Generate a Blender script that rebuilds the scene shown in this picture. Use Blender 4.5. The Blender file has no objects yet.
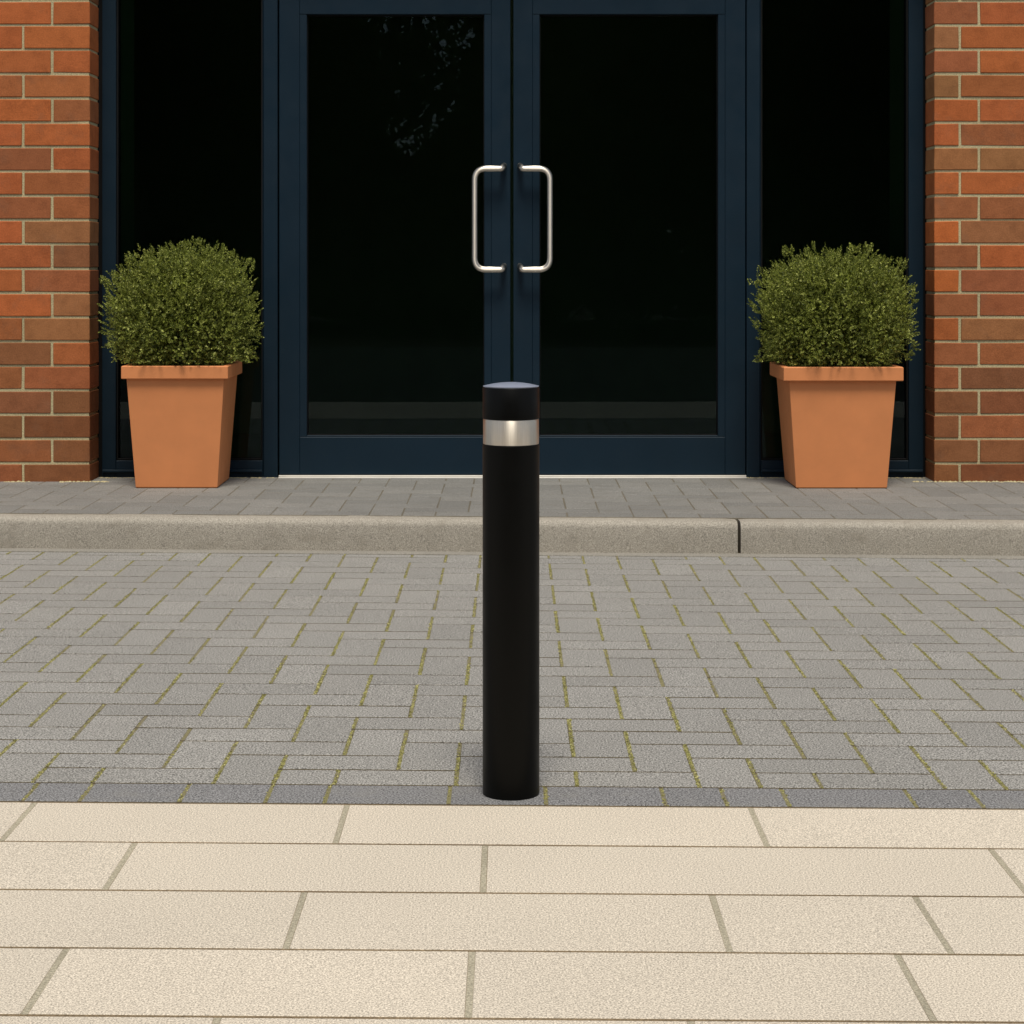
import bpy, math, random
from mathutils import Vector, Matrix, noise
R = random.Random(7)
C = bpy.context.scene.collection
PI = math.pi
F = 2000.0; H = 1.10                       # focal length in pixels, eye height

# ------------------------------------------------------------------ mesh builder
class MB:
    def __init__(s): s.v=[]; s.f=[]; s.c=[]; s.col=None
    def add(s, vs, fs, col=None):
        n=len(s.v); s.v+= [tuple(p) for p in vs]
        for f in fs:
            s.f.append(tuple(i+n for i in f)); s.c.append(col)
    def box(s, x0,x1,y0,y1,z0,z1, col=None):
        vs=[(x,y,z) for z in (z0,z1) for y in (y0,y1) for x in (x0,x1)]
        s.add(vs,[(0,2,3,1),(4,5,7,6),(0,1,5,4),(2,6,7,3),(0,4,6,2),(1,3,7,5)],col)
    def rbox(s, x0,x1,y0,y1,z0,z1,b=0.002,col=None,jit=0.0):
        """box with every edge chamfered by b"""
        cx,cy,cz=(x0+x1)/2,(y0+y1)/2,(z0+z1)/2
        hx,hy,hz=(x1-x0)/2,(y1-y0)/2,(z1-z0)/2
        vs=[];idx={}
        for sx in(-1,1):
            for sy in(-1,1):
                for sz in(-1,1):
                    j=[R.uniform(-jit,jit) for _ in range(3)] if jit else (0,0,0)
                    px,py,pz=cx+sx*hx+j[0],cy+sy*hy+j[1],cz+sz*hz+j[2]
                    for a,o in enumerate(((0,b,b),(b,0,b),(b,b,0))):
                        idx[sx,sy,sz,a]=len(vs)
                        vs.append((px-sx*o[0],py-sy*o[1],pz-sz*o[2]))
        fs=[]
        def q(l,n):
            a,b_,c=[Vector(vs[l[k]]) for k in (0,1,2)]
            nn=(b_-a).cross(c-a)
            fs.append(tuple(l) if nn.dot(Vector(n))>0 else tuple(reversed(l)))
        for a in range(3):
            o1,o2=[k for k in range(3) if k!=a]
            for sg in(-1,1):
                l=[]
                for p,r in((-1,-1),(1,-1),(1,1),(-1,1)):
                    t=[0,0,0];t[a]=sg;t[o1]=p;t[o2]=r;l.append(idx[t[0],t[1],t[2],a])
                n=[0,0,0];n[a]=sg;q(l,n)
        for a in range(3):      # edges along axis a
            o1,o2=[k for k in range(3) if k!=a]
            for p in(-1,1):
                for r in(-1,1):
                    t=[0,0,0];t[o1]=p;t[o2]=r
                    t0=list(t);t0[a]=-1;t1=list(t);t1[a]=1
                    l=[idx[(*t0,o1)],idx[(*t1,o1)],idx[(*t1,o2)],idx[(*t0,o2)]]
                    q(l,t)
        for sx in(-1,1):
            for sy in(-1,1):
                for sz in(-1,1):
                    q([idx[sx,sy,sz,0],idx[sx,sy,sz,1],idx[sx,sy,sz,2]],(sx,sy,sz))
        s.add(vs,fs,col)
    def lathe(s, prof, cx, cy, n=72, col=None):
        vs=[];m=len(prof)
        for k in range(n):
            a=2*PI*k/n
            for r,z in prof: vs.append((cx+r*math.cos(a),cy+r*math.sin(a),z))
        fs=[]
        for k in range(n):
            for j in range(m-1):
                a=k*m+j;b=((k+1)%n)*m+j
                fs.append((a,b,b+1,a+1))
        s.add(vs,fs,col)
    def tube(s, pts, r, n=14, col=None):
        pts=[Vector(p) for p in pts]; rings=[]
        rr=r if isinstance(r,(list,tuple)) else [r]*len(pts)
        ref=None; vs=[];fs=[]
        for i,p in enumerate(pts):
            t=(pts[min(i+1,len(pts)-1)]-pts[max(i-1,0)]).normalized()
            if ref is None:
                ref=t.cross(Vector((0.3,0.8,0.52)))
            ref=(ref-t*ref.dot(t)).normalized(); b=t.cross(ref)
            for k in range(n):
                a=2*PI*k/n; vs.append(p+(ref*math.cos(a)+b*math.sin(a))*rr[i])
        for i in range(len(pts)-1):
            for k in range(n):
                fs.append((i*n+k,i*n+(k+1)%n,(i+1)*n+(k+1)%n,(i+1)*n+k))
        fs.append(tuple(reversed(range(n)))); fs.append(tuple(range((len(pts)-1)*n,len(pts)*n)))
        s.add(vs,fs,col)
    def build(s,name,mat,parent=None,smooth=False,warp=None):
        me=bpy.data.meshes.new(name)
        v=[warp(p) for p in s.v] if warp else s.v
        me.from_pydata(v,[],s.f); me.update()
        if any(c is not None for c in s.c):
            at=me.color_attributes.new('tone','FLOAT_COLOR','CORNER'); d=[]
            for f,c in zip(s.f,s.c):
                c=c or (1,1,1)
                d+= [c[0],c[1],c[2],1.0]*len(f)
            at.data.foreach_set('color',d)
        me.materials.append(mat)
        if smooth:
            me.shade_smooth() if hasattr(me,'shade_smooth') else None
        o=bpy.data.objects.new(name,me); C.objects.link(o)
        if parent: 
            o.parent=parent
            o.matrix_parent_inverse=Matrix.Translation(parent.location).inverted()
        return o

def tag(o,label=None,cat=None,group=None,kind=None):
    if label:o['label']=label
    if cat:o['category']=cat
    if group:o['group']=group
    if kind:o['kind']=kind
    return o
def empty(name,loc):
    o=bpy.data.objects.new(name,None); o.location=loc; o.empty_display_size=.2; C.objects.link(o); return o

def autosmooth(o,ang=40):
    o.data.shade_smooth()
    import bmesh
    bm=bmesh.new();bm.from_mesh(o.data)
    for e in bm.edges:
        if len(e.link_faces)==2 and e.calc_face_angle(0)>math.radians(ang): e.smooth=False
    bm.to_mesh(o.data);bm.free()

# ------------------------------------------------------------------ materials
def newmat(name):
    m=bpy.data.materials.new(name); m.use_nodes=True
    nt=m.node_tree; b=nt.nodes['Principled BSDF']; return m,nt,b
def nd(nt,t,**kw):
    n=nt.nodes.new(t)
    for k,v in kw.items():
        if k in n.inputs.keys() if isinstance(k,str) else False: n.inputs[k].default_value=v
        else: setattr(n,k,v)
    return n
def objco(nt): return nt.nodes.new('ShaderNodeNewGeometry').outputs['Position']
def noi(nt,scale,detail=3,rough=.5,vec=None,dist=0):
    n=nt.nodes.new('ShaderNodeTexNoise'); n.inputs['Scale'].default_value=scale
    n.inputs['Detail'].default_value=detail; n.inputs['Roughness'].default_value=rough
    n.inputs['Distortion'].default_value=dist
    nt.links.new(vec or objco(nt),n.inputs['Vector']); return n.outputs['Fac']
def ramp(nt,fac,stops):
    r=nt.nodes.new('ShaderNodeValToRGB'); e=r.color_ramp.elements
    while len(e)<len(stops): e.new(.5)
    for k,(p,c) in enumerate(stops):
        e[k].position=p; e[k].color=(*c,1) if len(c)==3 else c
    nt.links.new(fac,r.inputs['Fac']); return r.outputs['Color']
def mix(nt,fac,a,b,mode='MIX'):
    m=nt.nodes.new('ShaderNodeMix'); m.data_type='RGBA'; m.blend_type=mode
    for s,i in ((fac,0),(a,6),(b,7)):
        if hasattr(s,'is_output'): nt.links.new(s,m.inputs[i])
        elif isinstance(s,(int,float)): m.inputs[i].default_value=s
        else: m.inputs[i].default_value=(*s,1)
    return m.outputs[2]
def bump(nt,b,h,strength=.5,dist=.002,prev=None):
    n=nt.nodes.new('ShaderNodeBump'); n.inputs['Strength'].default_value=strength
    n.inputs['Distance'].default_value=dist; nt.links.new(h,n.inputs['Height'])
    if prev: nt.links.new(prev,n.inputs['Normal'])
    nt.links.new(n.outputs['Normal'],b.inputs['Normal']); return n.outputs['Normal']
def g(v): return (v,v,v)

def stone(name,base,var=.12,grain=.35,gs=260,blotch=None,rough=.9,bumpd=.0015,tone=False,island=True):
    """granular concrete / stone: per-piece tone, soft blotches, fine aggregate speckle"""
    m,nt,b=newmat(name)
    c=mix(nt,1.0,base,ramp(nt,noi(nt,gs,2,.75),[(.36,g(1-grain*1.15)),(.5,g(1)),(.64,g(1+grain*1.15))]),'MULTIPLY')
    c=mix(nt,1.0,c,ramp(nt,noi(nt,2.2,5,.6),[(.25,g(1-var)),(.75,g(1+var))]),'MULTIPLY')
    if island:
        rp=nt.nodes.new('ShaderNodeNewGeometry').outputs['Random Per Island']
        c=mix(nt,1.0,c,ramp(nt,rp,[(0,(1-var,1-var,1-var)),(.5,g(1)),(1,(1+var,1+var*.9,1+var*.8))]),'MULTIPLY')
    if tone:
        a=nt.nodes.new('ShaderNodeAttribute'); a.attribute_name='tone'
        c=mix(nt,1.0,c,a.outputs['Color'],'MULTIPLY')
    if blotch:
        c=mix(nt,ramp(nt,noi(nt,9,6,.7),[(.52,g(0)),(.72,g(.6))]),c,blotch)
    nt.links.new(c,b.inputs['Base Color']); b.inputs['Roughness'].default_value=rough
    b.inputs['Specular IOR Level'].default_value=.25
    bump(nt,b,noi(nt,gs*.8,4,.7),.6,bumpd)
    return m

M={}
M['paver']=stone('grey_paver',(.274,.264,.245),.045,.70,240,blotch=(.245,.236,.218),tone=True)
M['platform']=stone('platform_paver',(.212,.205,.190),.10,.35,200,blotch=(.16,.15,.13))
M['slab']=stone('buff_slab',(.590,.520,.422),.035,.40,310,rough=.85,bumpd=.0007)
M['kerb']=stone('kerb_concrete',(.352,.318,.266),.08,.40,300,blotch=(.24,.21,.165),island=False)
M['haunch']=stone('kerb_haunch',(.27,.25,.215),.10,.30,260,island=False)
M['mortar']=stone('wall_mortar',(.47,.405,.235),.15,.25,200,island=False)
M['slab_joint']=stone('slab_joint_mortar',(.385,.345,.255),.15,.30,220,blotch=(.29,.255,.18),island=False)
M['asphalt']=stone('asphalt',(.05,.05,.05),.15,.4,120,island=False)
M['joint_brown']=stone('brown_joint_sand',(.085,.066,.036),.3,.4,200,blotch=(.05,.04,.02),island=False)
M['plat_joint']=stone('platform_joint_sand',(.15,.13,.095),.2,.3,200,island=False)
M['slab_gap']=stone('slab_gap_sand',(.20,.145,.085),.25,.3,200,blotch=(.11,.07,.035),island=False)
M['soil']=stone('soil',(.03,.022,.015),.3,.5,80,island=False)

def joint_mat():
    m,nt,b=newmat('paving_joint_sand')
    c=ramp(nt,noi(nt,150,4,.7),[(.3,(.17,.145,.085)),(.7,(.27,.235,.15))])
    c2=ramp(nt,noi(nt,240,3,.7),[(.3,(.15,.135,.05)),(.7,(.33,.30,.13))])
    c=mix(nt,ramp(nt,noi(nt,3,5,.7),[(.42,g(.1)),(.6,g(.9))]),c,c2)
    nt.links.new(c,b.inputs['Base Color']); b.inputs['Roughness'].default_value=1
    bump(nt,b,noi(nt,180,4,.8),1,.004); return m
M['joint']=joint_mat()
def moss_mat():
    m,nt,b=newmat('moss')
    rp=nt.nodes.new('ShaderNodeNewGeometry').outputs['Random Per Island']
    c=ramp(nt,rp,[(0,(.11,.10,.03)),(.3,(.20,.19,.05)),(.7,(.33,.31,.10)),(1,(.52,.48,.22))])
    nt.links.new(c,b.inputs['Base Color']); b.inputs['Roughness'].default_value=.95; return m
M['moss']=moss_mat()
def brick_mat():
    m,nt,b=newmat('fired_brick')
    a=nt.nodes.new('ShaderNodeAttribute'); a.attribute_name='tone'
    c=mix(nt,1.0,a.outputs['Color'],ramp(nt,noi(nt,14,6,.65),[(.28,(.78,.76,.76)),(.5,g(1)),(.74,(1.14,1.16,1.2))]),'MULTIPLY')
    c=mix(nt,1.0,c,ramp(nt,noi(nt,190,3,.6),[(.3,g(.82)),(.7,g(1.16))]),'MULTIPLY')
    c=mix(nt,ramp(nt,noi(nt,5,5,.7),[(.55,g(0)),(.78,g(.45))]),c,(.16,.095,.06))
    nt.links.new(c,b.inputs['Base Color']); b.inputs['Roughness'].default_value=.88
    b.inputs['Specular IOR Level'].default_value=.2
    n=bump(nt,b,noi(nt,25,6,.7),.5,.004); bump(nt,b,noi(nt,220,3,.7),.5,.0012,n); return m
M['brick']=brick_mat()
def plain(name,col,rough,metal=0,spec=.5,var=.08,vs=6,bs=None,bd=.0005,coat=0):
    m,nt,b=newmat(name)
    c=mix(nt,1.0,col,ramp(nt,noi(nt,vs,5,.6),[(.25,g(1-var)),(.75,g(1+var))]),'MULTIPLY')
    nt.links.new(c,b.inputs['Base Color'])
    nt.links.new(ramp(nt,noi(nt,vs*2.3,5,.65),[(.3,g(rough*.85)),(.7,g(min(1,rough*1.15)))]),b.inputs['Roughness'])
    b.inputs['Metallic'].default_value=metal; b.inputs['Specular IOR Level'].default_value=spec
    b.inputs['Coat Weight'].default_value=coat
    if bs: bump(nt,b,noi(nt,bs,3,.6),.4,bd)
    return m
M['frame']=plain('navy_frame_paint',(.0062,.0180,.0305),.45,spec=.22,var=.10,vs=4,bs=350,bd=.0002)
M['gasket']=plain('black_gasket',(.004,.004,.004),.6,spec=.2)
M['black']=plain('black_post_paint',(.0022,.0022,.0019),.42,spec=.12,var=.12,bs=600,bd=.00015)
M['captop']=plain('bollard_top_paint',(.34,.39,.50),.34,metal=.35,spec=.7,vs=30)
M['alu']=plain('threshold_metal',(.84,.80,.72),.5,metal=.0,vs=12)
M['terracotta']=plain('terracotta',(.67,.248,.092),.62,spec=.35,var=.07,vs=7,bs=180,bd=.0004)
M['lintel']=stone('lintel_concrete',(.3,.28,.24),.1,.3,150,island=False)
M['lobby']=plain('lobby_dark_wall',(.17,.23,.15),.8,spec=.1)
M['reveal']=plain('inner_reveal_paint',(.16,.28,.15),.8,spec=.1)
def steel():
    m,nt,b=newmat('brushed_steel')
    mp=nt.nodes.new('ShaderNodeMapping'); mp.inputs['Scale'].default_value=(900,900,14)
    nt.links.new(objco(nt),mp.inputs['Vector'])
    f=noi(nt,1,4,.7,vec=mp.outputs['Vector'])
    nt.links.new(ramp(nt,f,[(.25,(.62,.565,.49)),(.75,(.78,.725,.64))]),b.inputs['Base Color'])
    b.inputs['Metallic'].default_value=1; b.inputs['Anisotropic'].default_value=.85; b.inputs['Anisotropic Rotation'].default_value=.25
    tg=nt.nodes.new('ShaderNodeTangent'); tg.direction_type='RADIAL'; tg.axis='Z'; nt.links.new(tg.outputs[0],b.inputs['Tangent'])
    nt.links.new(ramp(nt,f,[(.2,g(.40)),(.8,g(.50))]),b.inputs['Roughness'])
    return m
M['steel']=steel()
def glass():
    m=bpy.data.materials.new('tinted_glass'); m.use_nodes=True; nt=m.node_tree; nt.nodes.clear()
    out=nt.nodes.new('ShaderNodeOutputMaterial'); ms=nt.nodes.new('ShaderNodeMixShader')
    tr=nt.nodes.new('ShaderNodeBsdfTransparent'); tr.inputs[0].default_value=(.58,.64,.58,1)
    gl=nt.nodes.new('ShaderNodeBsdfGlossy'); gl.inputs['Roughness'].default_value=.004
    gl.inputs['Color'].default_value=(.72,.86,1,1)
    fr=nt.nodes.new('ShaderNodeFresnel'); fr.inputs['IOR'].default_value=1.26
    bp=nt.nodes.new('ShaderNodeBump'); bp.inputs['Strength'].default_value=.012; bp.inputs['Distance'].default_value=.01
    nt.links.new(noi(nt,1.6,2,.5),bp.inputs['Height'])
    nt.links.new(bp.outputs[0],gl.inputs['Normal'])
    nt.links.new(fr.outputs[0],ms.inputs[0]); nt.links.new(tr.outputs[0],ms.inputs[1]); nt.links.new(gl.outputs[0],ms.inputs[2])
    nt.links.new(ms.outputs[0],out.inputs[0]); return m
M['glass']=glass()
def leafmat(name,stops,trans=.25,spec=.3):
    m,nt,b=newmat(name)
    rp=nt.nodes.new('ShaderNodeNewGeometry').outputs['Random Per Island']
    c=ramp(nt,rp,stops)
    c=mix(nt,1.0,c,ramp(nt,noi(nt,11,4,.6),[(.3,g(.72)),(.7,g(1.25))]),'MULTIPLY')
    nt.links.new(c,b.inputs['Base Color']); b.inputs['Roughness'].default_value=.5
    b.inputs['Specular IOR Level'].default_value=spec
    t=nt.nodes.new('ShaderNodeBsdfTranslucent'); nt.links.new(c,t.inputs[0])
    ms=nt.nodes.new('ShaderNodeMixShader'); ms.inputs[0].default_value=trans
    out=[n for n in nt.nodes if n.type=='OUTPUT_MATERIAL'][0]
    nt.links.new(b.outputs[0],ms.inputs[1]); nt.links.new(t.outputs[0],ms.inputs[2]); nt.links.new(ms.outputs[0],out.inputs[0])
    return m
M['box_leaf']=leafmat('box_leaves',[(0,(.055,.074,.010)),(.35,(.150,.180,.025)),(.8,(.30,.335,.056)),(1,(.52,.54,.15))],.20)
M['tree_leaf']=leafmat('tree_leaves',[(0,(.03,.045,.012)),(.6,(.06,.09,.025)),(1,(.10,.14,.04))],.4,.0)
M['bark']=plain('bark',(.06,.045,.03),.95,var=.3,vs=20,bs=40,bd=.01)

# ------------------------------------------------------------------ ground
def warp(p): return (p[0], p[1]*(1-.0068*p[0]), p[2])   # courses run very slightly askew to the facade

o=MB(); o.add([(-300,-300,-.06),(300,-300,-.06),(300,300,-.06),(-300,300,-.06)],[(0,1,2,3)])
tag(o.build('ground',M['soil']),kind='structure')
o=MB(); o.add([(-60,-9,-.03),(60,-9,-.03),(60,2.75,-.03),(-60,2.75,-.03)],[(0,1,2,3)])
tag(o.build('road',M['asphalt']),kind='structure')

XE=6.0
# buff slabs, rows of long units
rows=[(4.070,3.793,[-.976,-.336,.483,1.17]),(3.793,3.503,[-1.40,-.7176,-.051,.9015]),(3.503,3.207,[-1.06,-.364,.349,.702,1.39]),
      (3.207,2.919,[-.7165,-.064,.614,1.30]),(2.919,2.63,[-1.05,-.43,.26,.95])]
y=2.63
while y>2.6:
    s=R.uniform(-.6,.0); rows.append((y,y-.288,[s+.69*k for k in range(-1,3)])); y-=.288
slab=MB(); dj=MB()
for y1,y0,js in rows:
    js=list(js)
    while js[-1]<XE: js.append(js[-1]+R.choice((.69,.69,.66,.35)))
    while js[0]>-XE: js.insert(0,js[0]-R.choice((.69,.69,.66,.35)))
    for a,b in zip(js,js[1:]):
        w=.0054; h=R.uniform(.0001,.0005)
        slab.rbox(a+w,b-w,y0+.0048,y1-.0048,-.05,h,.0010,jit=.0003)
        dj.rbox(a-w+.0002,a+w-.0002,y0+.004,y1-.004,-.03,-.0003,.0003,jit=.0001)
tag(slab.build('pavement',M['slab'],warp=warp),kind='structure')
tag(dj.build('pavement_mortar',M['slab_joint'],warp=warp),kind='structure')
o=MB(); o.add([(-XE,2.60,-.0006),(XE,2.60,-.0006),(XE,4.072,-.0006),(-XE,4.072,-.0006)],[(0,1,2,3)])
tag(o.build('pavement_joints',M['slab_gap'],warp=warp),kind='structure')

# grey block paving: border course and 90 degree herringbone
UX,UY,XA,Y0=.1287,.1262,-.377,4.222
YK=7.575
pav=MB(); joints=[]
bj=[-1.26,-1.005,-.888,-.683,-.506,-.384,-.13,.07,.313,.438,.5645,.822,.957,1.2]
while bj[-1]<XE: bj.append(bj[-1]+R.choice((.13,.257,.257)))
while bj[0]>-XE: bj.insert(0,bj[0]-R.choice((.13,.257,.257)))
for a,b in zip(bj,bj[1:]):
    t=R.uniform(.70,.76)
    pav.rbox(a+.004,b-.004,4.078,Y0-.0045,-.05,R.uniform(0,.0005),.0011,(t,t*1.02,t*1.10),.0002)
    joints.append((a,4.078,Y0-.004,.45))
def herring(mb,x0,x1,y0,y1,z,tone,jl):
    n=int((x1-x0)/UX)+6; i0=int((x0-XA)/UX)-3; rowsn=int((y1-y0)/UY)+2
    for j in range(-1,rowsn):
        for i in range(i0,i0+n):
            s=(i+j)%4
            X=XA+i*UX; Y=y0+j*UY; hx=.0043 if z<.1 else .0026
            if s==0: a,b,c,d=X,X+2*UX,Y,Y+UY
            elif s==2: a,b,c,d=X,X+UX,Y,Y+2*UY
            else: continue
            c=max(c,y0); d=min(d,y1)
            if d-c<.02 or b<x0 or a>x1: continue
            t=R.uniform(.95,1.05)*(tone)
            tl=[R.uniform(.0001,.0007)]
            mb.rbox(a+hx+R.uniform(-.001,.001),b-hx+R.uniform(-.001,.001),c+.0050+R.uniform(-.0006,.0006),d-.0050+R.uniform(-.0006,.0006),z-.05,z+tl[0],.0012,(t,t,t),.0003)
            if jl is not None: jl.append((a,c+.002,d-.002,1)); 
herring(pav,-XE,XE,Y0,YK,0,1.0,joints)
tag(pav.build('block_paving',M['paver'],warp=warp),kind='structure')
o=MB(); o.add([(-XE,4.072,-.0006),(XE,4.072,-.0006),(XE,7.75,-.0006),(-XE,7.75,-.0006)],[(0,1,2,3)])
tag(o.build('paving_joints',M['joint_brown'],warp=warp),kind='structure')
o=MB()
for (x,a,b,dn) in joints: o.rbox(x-.0045,x+.0045,a+.004,b-.004,-.02,-.0004,.0003,jit=.0001)
tag(o.build('joint_sand',M['joint'],warp=warp),kind='structure')
# moss cushions in the joints that run away from the viewer
ms=MB()
for (x,a,b,dn) in joints:
    if abs(x)>2.6: continue
    q=noise.noise(Vector((x*1.7,a*1.7,3.1)))
    dens=max(.12,.62+1.3*q)*dn*R.uniform(.6,1.2)
    n=int((b-a)*(620 if a<6 else 380)*dens)
    for k in range(n):
        px=x+R.gauss(0,.0028); py=R.uniform(a,b); r=R.uniform(.0014,.0034)
        px=max(x-.005,min(x+.005,px))
        zz=-.0022+R.uniform(0,.0030)
        ax=[Vector((R.gauss(0,1),R.gauss(0,1),R.gauss(0,1))).normalized()*r for _ in range(3)]
        p=Vector((px,py,zz)); e=ax[0]
        f_=ax[0].cross(ax[1]).normalized()*r*.8; h_=e.cross(f_).normalized()*r*.9
        ms.add([p+e,p-e,p+f_,p-f_,p+h_,p-h_],[(0,2,4),(2,1,4),(1,3,4),(3,0,4),(2,0,5),(1,2,5),(3,1,5),(0,3,5)])
mo=tag(ms.build('moss',M['moss'],warp=warp),'yellow green moss growing in the joints of the grey block paving','moss',kind='stuff')

# kerb and platform
KZ=.125; YF=7.64
def kwarp(p): return (p[0],p[1]-.0068*7.64*p[0],p[2])
def kerb(x0,x1):
    m=MB(); prof=[(YF+.008,-.05),(YF+.003,.06)]
    for k in range(7):
        a=k/6*PI/2; prof.append((YF+.005+.032*(1-math.cos(a)),KZ-.027+.027*math.sin(a)))
    prof+=[(YF+.115,KZ-.001),(YF+.115,-.05)]
    N=max(2,int((x1-x0)/.04)); vs=[];n=len(prof)
    for i in range(N+1):
        x=x0+(x1-x0)*i/N
        for (yy,zz) in prof:
            w=noise.noise(Vector((x*3,yy*9,zz*9)))*.0016+noise.noise(Vector((x*22,yy*30,zz*30)))*.0011
            e=.006*max(0,1-min(i,N-i)/.8) if zz>.02 else 0
            vs.append((x,yy-w+e*.6,zz+w*.8-e*.4))
    fs=[]
    for i in range(N):
        for j in range(n-1):
            a=i*n+j; fs.append((a,a+1,a+1+n,a+n)) 
    fs.append(tuple(range(n))); fs.append(tuple(reversed(range(N*n,N*n+n))))
    fs=[tuple(reversed(f)) for f in fs]
    m.add(vs,fs)
    ob=m.build('kerb',M['kerb'],warp=kwarp); autosmooth(ob,50); tag(ob,kind='structure'); return ob
for a,b in ((-6,-2.2),(-2.194,.858),(.870,3.9),(3.906,6.0)): kerb(a,b)
o=MB(); o.rbox(-XE,XE,YK+.004,YF+.02,-.05,.003,.002,jit=.0)
tag(o.build('kerb_foot',M['haunch'],warp=kwarp),kind='structure')
pl=MB(); sv=XA; XA=-.30
herring(pl,-XE,XE,YF+.117,YF+.117+UY*15,KZ,1.0,None); XA=sv
# keep the platform in front of the facade plane
def pwarp(p): return (p[0],min(p[1]-.0068*7.64*p[0],9.30),p[2])
pl.f and tag(pl.build('entrance_platform',M['platform'],warp=pwarp),kind='structure')
o=MB(); o.box(-XE,XE,YF+.1,9.28,-.04,KZ-.0006)
tag(o.build('platform_joints',M['plat_joint'],warp=kwarp),kind='structure')
o=MB(); o.box(-XE,XE,8.9,9.27,-.05,KZ-.0022)
tag(o.build('platform_base',M['plat_joint']),kind='structure')

# ------------------------------------------------------------------ building
YW=9.0; YFR=9.18
B=empty('brick_building',(0,YW,KZ))
tag(B,'red brick building front with navy glazed double doors and tall dark side windows','building')
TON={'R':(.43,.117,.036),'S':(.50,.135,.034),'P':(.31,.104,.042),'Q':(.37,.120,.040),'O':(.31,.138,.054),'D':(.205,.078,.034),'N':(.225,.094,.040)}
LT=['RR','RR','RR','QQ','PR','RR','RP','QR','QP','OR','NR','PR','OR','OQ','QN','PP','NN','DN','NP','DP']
RT=['PR','OR','PR','OQ','RR','RP','OO','RR','PP','SO','PR','SP','PP','RO','PP','PN','ND','NP','NN','ND']  # brick tones by course; darker lower rows have the wall's shade put into colour
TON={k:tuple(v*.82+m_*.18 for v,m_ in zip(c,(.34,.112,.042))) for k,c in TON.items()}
ZT=2.179; PZ=.1095; MJ=.0115
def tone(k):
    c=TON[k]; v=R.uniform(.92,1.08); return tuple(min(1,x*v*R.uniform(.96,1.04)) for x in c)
def wall(side):
    m=MB(); xc=-1.900 if side<0 else 1.900
    T=LT if side<0 else RT
    for k in range(-14,21):                       # k counts courses down from the top of the photo
        z1=ZT+PZ-k*PZ; z0=z1-PZ
        if z1<KZ-.03: break
        A=(k%2==0)
        if side<0: js=[-2.070] if A else [-2.2005]
        else: js=[2.1017] if A else [2.016]
        xs=[xc]+js
        while abs(xs[-1])<5.6: xs.append(xs[-1]+side*.333)
        for n,(a,b) in enumerate(zip(xs,xs[1:])):
            lo,hi=min(a,b),max(a,b)
            if n==0: 
                if side<0: lo+=MJ/2
                else: hi-=MJ/2
            else: lo+=MJ/2; hi-=MJ/2
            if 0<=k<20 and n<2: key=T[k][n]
            else: key=R.choice('RRRQPPOSN' if k<13 else 'PPDNNQO')  # lower courses draw a darker mix, continuing the shade painted into the bricks
            dy=R.uniform(-.0015,.0015)
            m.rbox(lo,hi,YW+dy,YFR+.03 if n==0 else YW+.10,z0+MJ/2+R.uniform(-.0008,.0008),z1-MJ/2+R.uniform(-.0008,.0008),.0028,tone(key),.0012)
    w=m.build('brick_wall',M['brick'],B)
    mm=MB(); e=.0045
    if side<0: mm.box(-5.6,xc-e,YW+e,YFR+.02,KZ-.03,ZT+15*PZ)
    else: mm.box(xc+e,5.6,YW+e,YFR+.02,KZ-.03,ZT+15*PZ)
    mm.build('mortar',M['mortar'],w)
    return w
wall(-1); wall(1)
ZH=2.80
m=MB()
for k in range(8):
    z0=3.0+k*PZ; x=-1.9-(.165 if k%2 else 0)
    while x<1.9:
        m.rbox(max(x,-1.9)+MJ/2,min(x+.333,1.9)-MJ/2,YW,YW+.1,z0+MJ/2,z0+PZ-MJ/2,.0028,tone(R.choice('RRQPO'))); x+=.333
w=m.build('brick_wall',M['brick'],B)
m=MB(); m.box(-1.9,1.9,YW+.005,YFR+.02,3.0,3.0+8*PZ-.02); m.build('mortar',M['mortar'],w)
m=MB(); m.rbox(-1.895,1.895,YW-.004,YFR+.1,ZH+.003,2.998,.004); m.build('lintel',M['lintel'],B)
# lobby behind the glass
m=MB()
m.add([(-1.9,9.4,KZ-.005),(1.9,9.4,KZ-.005),(1.9,13,KZ-.005),(-1.9,13,KZ-.005)],[(0,1,2,3)]); m.build('lobby_floor',M['lobby'],B)
m=MB()
m.box(-3.6,3.6,11.6,11.7,0,3.1); m.box(-3.7,-3.6,9.26,13,0,3.1); m.box(3.6,3.7,9.26,13,0,3.1); m.box(-3.6,3.6,9.26,13,3.1,3.2)
m.box(-3.6,-1.93,9.62,9.7,0,3.1); m.box(1.93,3.6,9.62,9.7,0,3.1)
m.build('lobby_wall',M['lobby'],B)
for s in(-1,1):
    m=MB(); a,b=sorted((s*1.815,s*1.93)); m.box(a,b,9.255,9.61,KZ-.02,3.09); m.build('inner_reveal',M['reveal'],B)

SC=F/YFR
def fx(p): return (p-512)/SC
def fz(p): return H-(p-265)/SC
def frame_rect(m,x0,x1,z0,z1,l,r,b,t,y0,y1,bv=.002):
    """rails butt between stiles"""
    m.rbox(x0,x0+l,y0,y1,z0,z1,bv); m.rbox(x1-r,x1,y0,y1,z0,z1,bv)
    m.rbox(x0+l+.0004,x1-r-.0004,y0,y1,z0,z0+b,bv); m.rbox(x0+l+.0004,x1-r-.0004,y0,y1,z1-t,z1,bv)
ZB=KZ-.004
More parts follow.
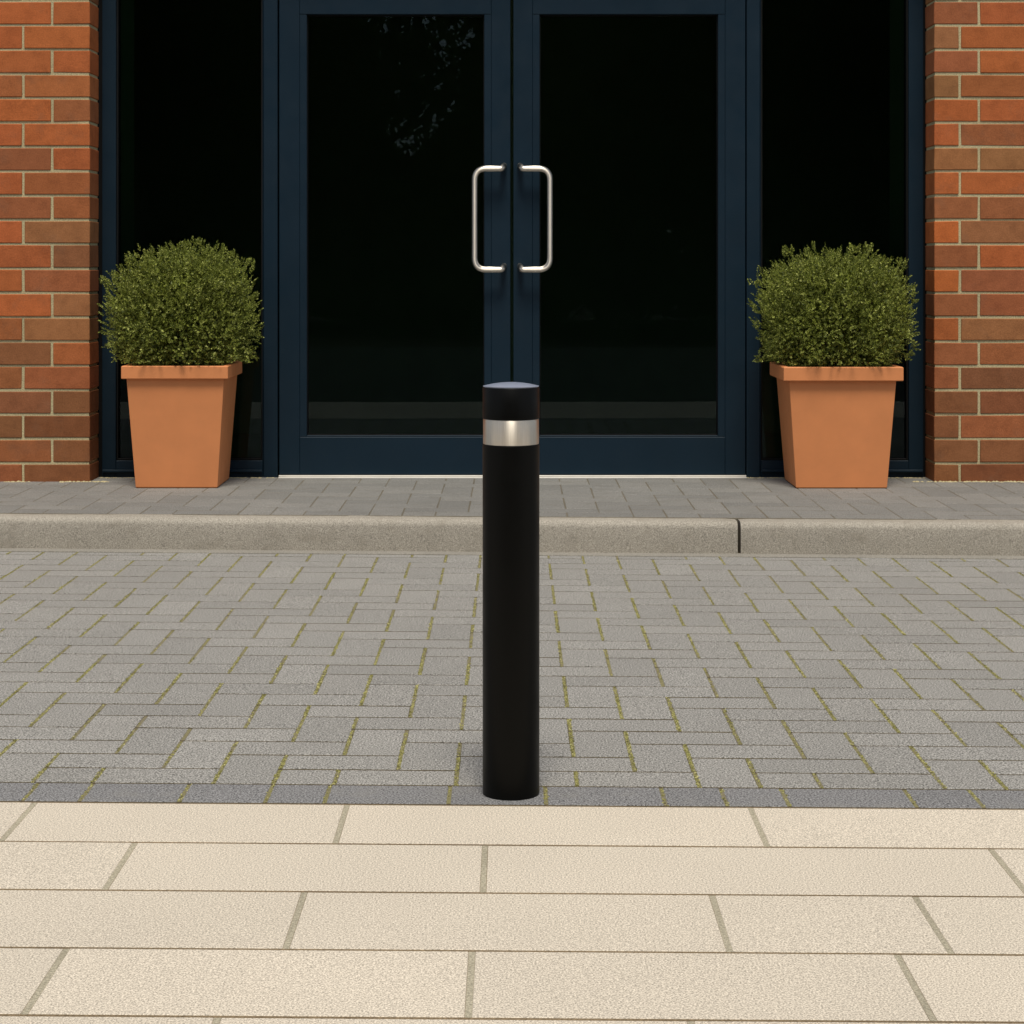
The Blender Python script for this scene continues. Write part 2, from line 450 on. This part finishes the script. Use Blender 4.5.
# outer frame: mullions between doors and side windows, header
m=MB()
for a,b in ((263.5,277.6),(746.6,760)):
    m.rbox(fx(a),fx(b),YFR-.004,YFR+.09,ZB,ZH,.003)
m.rbox(fx(278),fx(746.2),YFR,YFR+.09,2.392,ZH,.003)
m.build('door_frame',M['frame'],B)
m=MB(); m.box(fx(96.5),fx(928),YFR+.03,YFR+.06,ZB,ZB+.02); 
for a,b in((96.9,101.8),(923.8,927.5)): m.box(fx(a),fx(b),YFR+.012,YFR+.07,ZB,ZH)
m.build('seal',M['gasket'],B)
# side windows
for (a,b,gl,gr) in ((102,263.2,117.6,262.2),(760.3,923.5,761.3,907)):
    w=MB(); zb0=ZB; 
    zg=fz(458)
    x0,x1=fx(a),fx(b); L=fx(gl)-x0-.008; Rr=x1-fx(gr)-.008
    frame_rect(w,x0,x1,zb0,ZH,max(L,.003),max(Rr,.003),zg-zb0-.012,.06,YFR,YFR+.08)
    w.rbox(x0+.004,x1-.004,YFR-.016,YFR-.0005,fz(472),fz(469.5),.002)
    so=w.build('side_window',M['frame'],B)
    w=MB(); frame_rect(w,x0+max(L,.003)+.0003,x1-max(Rr,.003)-.0003,zg-.0115,ZH-.0603,.008,.008,.008,.01,YFR+.012,YFR+.07,.001)
    w.build('gasket',M['gasket'],so)
    w=MB(); w.box(x0+.008,x1-.008,YFR+.034,YFR+.042,zb0+.02,ZH-.02); w.build('glass_pane',M['glass'],so)
# door leaves
DZ0=fz(474.5); DZ1=2.388
def rounded(pts,r,n=8):
    out=[Vector(pts[0])]
    for i in range(1,len(pts)-1):
        p=Vector(pts[i]); a=(Vector(pts[i-1])-p); b=(Vector(pts[i+1])-p)
        rr=min(r,a.length*.48,b.length*.48); a.normalize(); b.normalize()
        s=p+a*rr; e=p+b*rr
        for k in range(n+1):
            t=k/n; out.append(s*(1-t)**2+p*2*t*(1-t)+e*t*t)
    out.append(Vector(pts[-1])); return out
for (a,b,gl,gr,hx,hb) in ((279.2,510.4,307.5,483.5,503,474.6),(513.4,745.4,540.3,717.3,521,550.0)):
    x0,x1=fx(a),fx(b); zg0,zg1=fz(434.8),fz(15.2)
    bw=.036
    w=MB(); frame_rect(w,x0,x1,DZ0,DZ1,fx(gl)-x0-bw,x1-fx(gr)-bw,zg0-DZ0-.010,DZ1-zg1-.004,YFR-.002,YFR+.06,.0022)
    d=w.build('door',M['frame'],B)
    w=MB()
    for (u,v) in ((fx(gl)-bw+.0004,fx(gl)-.0034),(fx(gr)+.0034,fx(gr)+bw-.0004)): w.rbox(u,v,YFR-.0008,YFR+.05,zg0-.0096,zg1+.0036,.0016)
    w.rbox(fx(gl)-.003,fx(gr)+.003,YFR+.0030,YFR+.05,zg0-.0096,zg0-.0034,.0014)
    w.build('glazing_bead',M['frame'],d)
    w=MB(); frame_rect(w,fx(gl)-.0028,fx(gr)+.0028,zg0-.0027,zg1+.0028,.004,.004,.004,.005,YFR+.016,YFR+.05,.0008)
    w.build('gasket',M['gasket'],d)
    w=MB(); w.box(fx(gl)-.012,fx(gr)+.012,YFR+.026,YFR+.034,zg0-.012,zg1+.012); w.build('glass_pane',M['glass'],d)
    # D shaped pull handle standing 60 mm off the stile
    yh=YFR-.064; sh=F/yh
    X=lambda p:(p-512)/sh
    Z=lambda p:H-(p-265)/sh
    sg=1 if hx<512 else -1
    zt,zb=Z(168.6),Z(269.6)
    pts=[(X(hx)+sg*.004,YFR-.003,zt+.016),(X(hx),yh+.020,zt+.010),(X(hx)-sg*.003,yh,zt),(X(hb),yh,zt),(X(hb),yh,zb),(X(hx)-sg*.003,yh,zb),(X(hx),yh+.020,zb+.010),(X(hx)+sg*.004,YFR-.003,zb+.016)]
    body=rounded(pts[2:6],.052,10)
    t0=rounded(pts[:3]+[body[1]],.010,5)[:-1]; t1=rounded([body[-2]]+pts[5:],.010,5)[1:]
    w=MB(); w.tube(t0+body[1:-1]+t1,.0135,18)
    h=w.build('handle',M['steel'],d); autosmooth(h,45)
# threshold bar
m=MB(); m.rbox(fx(279),fx(746),YFR-.030,YFR+.06,KZ-.004,KZ+.0042,.001); m.rbox(fx(279),fx(746),YFR-.016,YFR+.06,KZ+.0062,fz(475.2),.001)
m.build('threshold',M['alu'],B)
m=MB(); m.box(fx(279),fx(746),YFR+.01,YFR+.055,fz(475.4),fz(474.2)); m.build('brush_seal',M['gasket'],B)
# crumbled mortar along the foot of the brickwork
m=MB()
for (xa,xb) in((-2.5,-1.80),(1.80,2.5),(-1.9,-1.08),(1.08,1.9)):
    yb=YW-.006 if abs(xa+xb)>3.9 else YFR-.02
    n=int((xb-xa)*240)
    for k in range(n):
        x=R.uniform(xa,xb); 
        if noise.noise(Vector((x*4,0,5)))<-.12: continue
        yy=yb-abs(R.gauss(0,.010)); r=R.uniform(.003,.008)*(1 if yb<9.1 else .7)
        p=Vector((x,yy,KZ+.0005)); n6=6; top=p+Vector((R.uniform(-.3,.3)*r,R.uniform(-.3,.3)*r,r*.7))
        vs=[p+Vector((math.cos(q*PI/3)*r*R.uniform(.7,1.8),math.sin(q*PI/3)*r*R.uniform(.6,1.1),0)) for q in range(6)]+[top]
        m.add(vs,[(q,(q+1)%6,6) for q in range(6)])
tag(m.build('mortar_crumbs',M['mortar']),'pale crumbled mortar along the foot of the building','mortar debris',kind='stuff')

# ------------------------------------------------------------------ bollard
bx,by,br=(511-512)*4.164/F,4.164,.0592
b=empty('bollard',(bx,by,0)); tag(b,'black cylindrical bollard with a brushed steel band, standing where buff slabs meet grey paving','bollard')
m=MB(); m.lathe([(0,.001),(br-.0006,.001),(br,.003),(br,.7265),(br-.0012,.7277),(br-.006,.7280)],bx,by,96)
q=m.build('post',M['black'],b); autosmooth(q,35)
m=MB(); m.lathe([(br-.006,.7282),(br-.0014,.7284),(br-.0010,.7295),(br-.0010,.7790),(br-.0014,.7800),(br-.006,.7802)],bx,by,96)
q=m.build('steel_band',M['steel'],b); autosmooth(q,35)
m=MB(); m.lathe([(br-.006,.7804),(br-.001,.7806),(br,.7820),(br,.8442),(br-.0014,.8462),(br-.003,.8467)],bx,by,96)
q=m.build('cap',M['black'],b); autosmooth(q,35)
prof=[(br-.0022,.8450),(br-.0018,.8472)]
for k in range(9):
    t=k/8; r=(br-.0006)*(1-t); prof.append((max(r,.0001),.8482+.0080*(1-(r/br)**2)))
m=MB(); m.lathe(prof,bx,by,96); q=m.build('cap_top',M['captop'],b); autosmooth(q,60)

# ------------------------------------------------------------------ potted shrubs
def pot(cx,yr,wr,wt,wb,zr0,zr1,depth,label,bush,seed):
    """wr rim width, wt / wb body width at top / bottom"""
    P=empty('potted_shrub',(cx,yr+depth/2,KZ)); tag(P,label,'potted shrub','potted shrubs either side of the door')
    RR=random.Random(seed)
    cy=yr+depth/2; dr=depth/wr
    m=MB(); N=14
    def ring(hw,hd,z,rc=.0035):
        pts=[]
        for (sx,sy,a0) in ((1,-1,-PI/2),(1,1,0),(-1,1,PI/2),(-1,-1,PI)):
            for k in range(5):
                a=a0+k/4*PI/2
                pts.append((cx+sx*(hw-rc)+rc*math.cos(a),cy+sy*(hd-rc)+rc*math.sin(a),z))
        return pts
    def loft(m,secs):
        n=20; vs=[]; 
        for s_ in secs: vs+=ring(*s_)
        fs=[]
        for i in range(len(secs)-1):
            for k in range(n): fs.append((i*n+k,i*n+(k+1)%n,(i+1)*n+(k+1)%n,(i+1)*n+k))
        m.add(vs,fs)
    secs=[(wb/2-.004,wb/2*dr-.004,KZ+.0015),(wb/2,wb/2*dr,KZ+.006)]
    for k in range(1,10):
        t=k/9; secs.append(((wb+(wt-wb)*t)/2,(wb+(wt-wb)*t)/2*dr,KZ+.006+(zr0-KZ-.004)*t))
    loft(m,secs)
    body=m.build('pot',M['terracotta'],P); autosmooth(body,12)
    m=MB(); W,D=wr/2,depth/2
    loft(m,[(wt/2-.02,wt/2*dr-.02,zr0+.0015),(W-.003,D-.003,zr0),(W,D,zr0+.003),(W,D,zr1-.004),(W-.004,D-.004,zr1),(W-.024,D-.024,zr1),(W-.028,D-.028,zr1-.004),(W-.03,D-.03,zr1-.06)])
    r=m.build('rim',M['terracotta'],body); autosmooth(r,12)
    m=MB(); hw,hd=W-.029,D-.029; K=12
    vs=[(cx-hw+2*hw*i/K,cy-hd+2*hd*j/K,zr1-.035+RR.uniform(-.006,.006)) for j in range(K+1) for i in range(K+1)]
    m.add(vs,[(j*(K+1)+i,j*(K+1)+i+1,(j+1)*(K+1)+i+1,(j+1)*(K+1)+i) for j in range(K) for i in range(K)])
    m.build('soil',M['soil'],P)
    # shrub
    bx_,by_,bz_,rx,ry,rzt,rzb,pw,lump=bush
    m=MB()
    for k in range(9):
        a=k*2.4; tip=Vector((bx_+math.cos(a)*rx*.62,by_+math.sin(a)*ry*.6,bz_+RR.uniform(-.05,.16)))
        s=Vector((bx_+math.cos(a)*.03,by_+math.sin(a)*.03,zr1-.04))
        pts=[s.lerp(tip,t)+Vector((RR.uniform(-.01,.01),RR.uniform(-.01,.01),.04*math.sin(t*PI)))for t in(0,.25,.5,.75,1)]
        m.tube(pts,[.011,.009,.007,.005,.003],6)
    m.build('stem',M['bark'],P)
    m=MB(); ymax=YFR-.012
    def surf(d):
        ax,ay=abs(d.x)/rx,abs(d.y)/ry; az=abs(d.z)/(rzt if d.z>0 else rzb)
        t=(ax**pw+ay**pw+az**pw)**(-1/pw)
        nn=noise.noise(d*2.6+Vector((seed,0,0)))*lump+noise.noise(d*6.5+Vector((seed,4,0)))*lump*.75
        return t*(1+nn)
    def leaf(p,dirv,up,L,W_):
        sd=dirv.cross(up)
        if sd.length<1e-4: return
        sd.normalize(); nn=sd.cross(dirv)
        a=p; b_=p+dirv*L*.55+sd*W_+nn*W_*.35; c=p+dirv*L; d_=p+dirv*L*.55-sd*W_+nn*W_*.35
        if max(a.y,b_.y,c.y,d_.y)>ymax or min(a.z,b_.z,c.z,d_.z)<zr1-.03: return
        if c.z<zr1+.010 and (abs(c.x-cx)>W-.03 or abs(c.y-cy)>D-.03): return
        m.add([a,b_,c,d_],[(0,1,2),(0,2,3)])
    ns=5000
    for i in range(ns):
        z=1-2*(i+.5)/ns; a=i*2.39996+RR.uniform(-.3,.3); q=math.sqrt(max(0,1-z*z))
        d=Vector((q*math.cos(a),q*math.sin(a),z))
        # directions follow the ellipsoid
        d=Vector((d.x*rx,d.y*ry,d.z*(rzt if d.z>0 else rzb))).normalized()
        S=surf(d); c0=Vector((bx_,by_,bz_))
        depthf=RR.random()**.8; cl=noise.noise(d*9+Vector((seed,9,2)))
        depthf=min(1.25,depthf+max(0,-cl)*1.6)
        base=c0+d*S*(.985-.30*depthf)
        sprig=RR.uniform(.018,.038)*(1.7 if RR.random()<.04 and d.z>.3 else 1)
        grow=(d*.75+Vector((0,0,.55 if d.z>-.2 else .25))+Vector((RR.gauss(0,.32),RR.gauss(0,.32),RR.gauss(0,.3)))).normalized()
        nl=15; tw=RR.uniform(0,6)
        side=grow.cross(Vector((.3,.5,.8))).normalized(); s2=grow.cross(side)
        for l in range(nl):
            t=l/(nl-1); p=base-grow*.022+grow*(sprig+.006)*t
            an=tw+l*2.3
            rad=(side*math.cos(an)+s2*math.sin(an))
            dv=(grow*(.55+.5*t)+rad*(.9-.45*t)+Vector((RR.gauss(0,.15),RR.gauss(0,.15),RR.gauss(0,.15)))).normalized()
            Lf=RR.uniform(.0085,.0138)*(1-.35*t)
            leaf(p,dv,(rad+grow*.3+Vector((RR.gauss(0,.3),RR.gauss(0,.3),RR.gauss(0,.3)))),Lf,Lf*.30)
    for q in range(13):          # longer shoots standing out of the clipped outline
        a=RR.uniform(0,2*PI); el_=RR.uniform(.3,1.2)
        d=Vector((math.cos(a)*math.cos(el_)*rx,math.sin(a)*math.cos(el_)*ry*.6,math.sin(el_)*rzt)).normalized()
        b0=Vector((bx_,by_,bz_))+d*surf(d)*.97; hgt=RR.uniform(.008,.026)
        for j in range(5):
            lean=Vector((d.x*.4+RR.gauss(0,.16),d.y*.4+RR.gauss(0,.16),1)).normalized(); s0=b0+Vector((RR.gauss(0,.012),RR.gauss(0,.012),RR.gauss(0,.006)))
            hh=hgt*RR.uniform(.45,1); ph=RR.uniform(0,6)
            for l in range(11):
                t=l/10; an=l*2.4+ph
                rad=Vector((math.cos(an),math.sin(an),0))
                leaf(s0+lean*(hh+.015)*t,(lean*(.5+.4*t)+rad*(.8-.45*t)+Vector((RR.gauss(0,.15),RR.gauss(0,.15),RR.gauss(0,.15)))).normalized(),rad*.6+lean*.4+Vector((RR.gauss(0,.4),RR.gauss(0,.4),RR.gauss(0,.4))),RR.uniform(.009,.014)*(1-.35*t),.0032)
    # leaves deeper inside
    for i in range(14000):
        d=Vector((RR.gauss(0,1),RR.gauss(0,1),RR.gauss(0,1))).normalized(); S=surf(d)
        p=Vector((bx_,by_,bz_))+d*S*RR.uniform(.35,.8)
        dv=Vector((RR.gauss(0,1),RR.gauss(0,1),RR.gauss(0,1)+.5)).normalized()
        leaf(p,dv,Vector((RR.gauss(0,1),RR.gauss(0,1),RR.gauss(0,1))),RR.uniform(.014,.022),.006)
    m.build('foliage',M['box_leaf'],P)
pot(-1.465,8.68,.464,.425,.358,.605,.6616,.464,'terracotta pot with rounded box shrub, the narrower pot, beside the left brick wall',
    (-1.462,8.885,.895,.356,.290,.308,.44,2.55,.07),11)
pot(1.437,8.665,.520,.466,.398,.597,.6578,.47,'terracotta pot with flat topped box shrub, the wider pot, beside the right brick wall',
    (1.430,8.875,.885,.372,.290,.302,.42,2.7,.08),23)

# ------------------------------------------------------------------ trees across the road (seen only in the glass)
def tree(x,y,h,rad,seed,label,cards=5200,gap=None):
    RR=random.Random(seed); T=empty('broadleaf_tree',(x,y,-.06)); tag(T,label,'tree','trees across the road')
    m=MB(); m.tube([(x,y,-.1),(x+.1,y,h*.25),(x-.1,y+.1,h*.5),(x,y,h*.85)],[.28,.22,.15,.05],10)
    for k in range(8):
        a=k*2.4; z=h*(.25+.06*k); m.tube([(x,y,z),(x+math.cos(a)*rad*.5,y+math.sin(a)*rad*.5,z+1),(x+math.cos(a)*rad*.8,y+math.sin(a)*rad*.8,z+1.6)],[.09,.06,.02],6)
    m.build('trunk',M['bark'],T)
    m=MB()
    cl=[]
    for k in range(70):
        d=Vector((RR.gauss(0,1),RR.gauss(0,1),RR.gauss(0,1))).normalized()*RR.uniform(.35,1)
        cl.append((Vector((x+d.x*rad,y+d.y*rad,h*.52+d.z*h*.5)),RR.uniform(.7,1.4)))
    for i in range(cards):
        c,r=RR.choice(cl); d=Vector((RR.gauss(0,1),RR.gauss(0,1),RR.gauss(0,1))).normalized()*r*RR.uniform(.3,1)
        p=c+d
        if p.z<.3: continue
        u=Vector((RR.gauss(0,1),RR.gauss(0,1),RR.gauss(0,1))).normalized(); v=u.cross(Vector((.3,.2,.9))).normalized(); s=RR.uniform(.09,.2)
        m.add([p-u*s,p+v*s*.5,p+u*s,p-v*s*.5],[(0,1,2,3)])
    m.build('crown',M['tree_leaf'],T)
tl=['tall dark tree across the road reflected in the left side window','dark tree mirrored in the left half of the left door glass','leafy tree mirrored in the middle of the left door glass','tree mirrored beside the gap between both door handles','slim tree mirrored behind the left door handle','broad tree mirrored in the right door glass','dense tree mirrored in the right side window','outermost dark tree beyond the right brick wall reflection','outermost dark tree beyond the left brick wall reflection']
for i,(x,y,h,r,n) in enumerate([(-11,-17,11,3.6,13000),(-6.6,-16,12,3.2,13000),(-3.1,-19,11.5,3.0,8500),(1.9,-17,12,3.4,14000),(-.5,-21,12,2.3,5500),(5.2,-18,12,3.6,14000),(9.4,-17,12.5,3.8,14000),(13.6,-18,12,4,6000),(-15.4,-19,12,4,6000)]):
    tree(x,y,h,r,100+i,tl[i],n)
hm=MB(); RR=random.Random(5)
for i in range(64000):
    x=RR.uniform(-15,15); z=RR.uniform(0,1)**.8*(6.2+1.2*math.sin(x*.7)+.8*noise.noise(Vector((x,0,0)))-1.9*math.exp(-((x+1.9)/1.2)**2)+7*min(1,max(0,abs(x+1.6)-1.3)/1.6)); p=Vector((x,-23+RR.uniform(-.9,.9),z))
    u=Vector((RR.gauss(0,1),RR.gauss(0,1),RR.gauss(0,1))).normalized(); v=u.cross(Vector((.3,.2,.9))).normalized(); s=RR.uniform(.25,.45)
    hm.add([p-u*s,p+v*s*.6,p+u*s,p-v*s*.6],[(0,1,2,3)])
hg=tag(hm.build('woodland_edge',M['tree_leaf']),'dark mass of undergrowth behind the trees across the road','undergrowth',kind='stuff')

# ------------------------------------------------------------------ light
el=math.radians(65); az_x=.04
d=Vector((az_x,-1,0)).normalized()*math.cos(el)+Vector((0,0,math.sin(el)))   # towards the sun
L=bpy.data.lights.new('sun','SUN'); L.energy=2.7; L.angle=math.radians(18); L.color=(1,.945,.83)
so=bpy.data.objects.new('sun',L); so.rotation_euler=(-d).to_track_quat('-Z','Y').to_euler(); C.objects.link(so)
W=bpy.data.worlds.new('World'); bpy.context.scene.world=W; W.use_nodes=True
nt=W.node_tree; bg=nt.nodes['Background']
sk=nt.nodes.new('ShaderNodeTexSky'); sk.sky_type='NISHITA'; sk.sun_disc=False
sk.sun_elevation=el; sk.sun_rotation=math.atan2(d.x,d.y); sk.dust_density=.9; sk.air_density=1.0
hs=nt.nodes.new('ShaderNodeHueSaturation'); hs.inputs['Saturation'].default_value=.45
nt.links.new(sk.outputs[0],hs.inputs['Color']); nt.links.new(hs.outputs[0],bg.inputs['Color'])
bg.inputs['Strength'].default_value=.098

# ------------------------------------------------------------------ camera
cam=bpy.data.cameras.new('camera'); cam.sensor_width=36; cam.lens=36*F/1024; cam.clip_end=2000; cam.clip_start=.05
cam.shift_y=-(512-265)/1024
co=bpy.data.objects.new('camera',cam); co.location=(0,0,H); co.rotation_euler=(PI/2,0,0); C.objects.link(co)
sc=bpy.context.scene; sc.camera=co
sc.render.resolution_x=sc.render.resolution_y=1024
sc.view_settings.view_transform='Standard'; sc.view_settings.look='None'; sc.view_settings.exposure=0.22; sc.view_settings.gamma=1
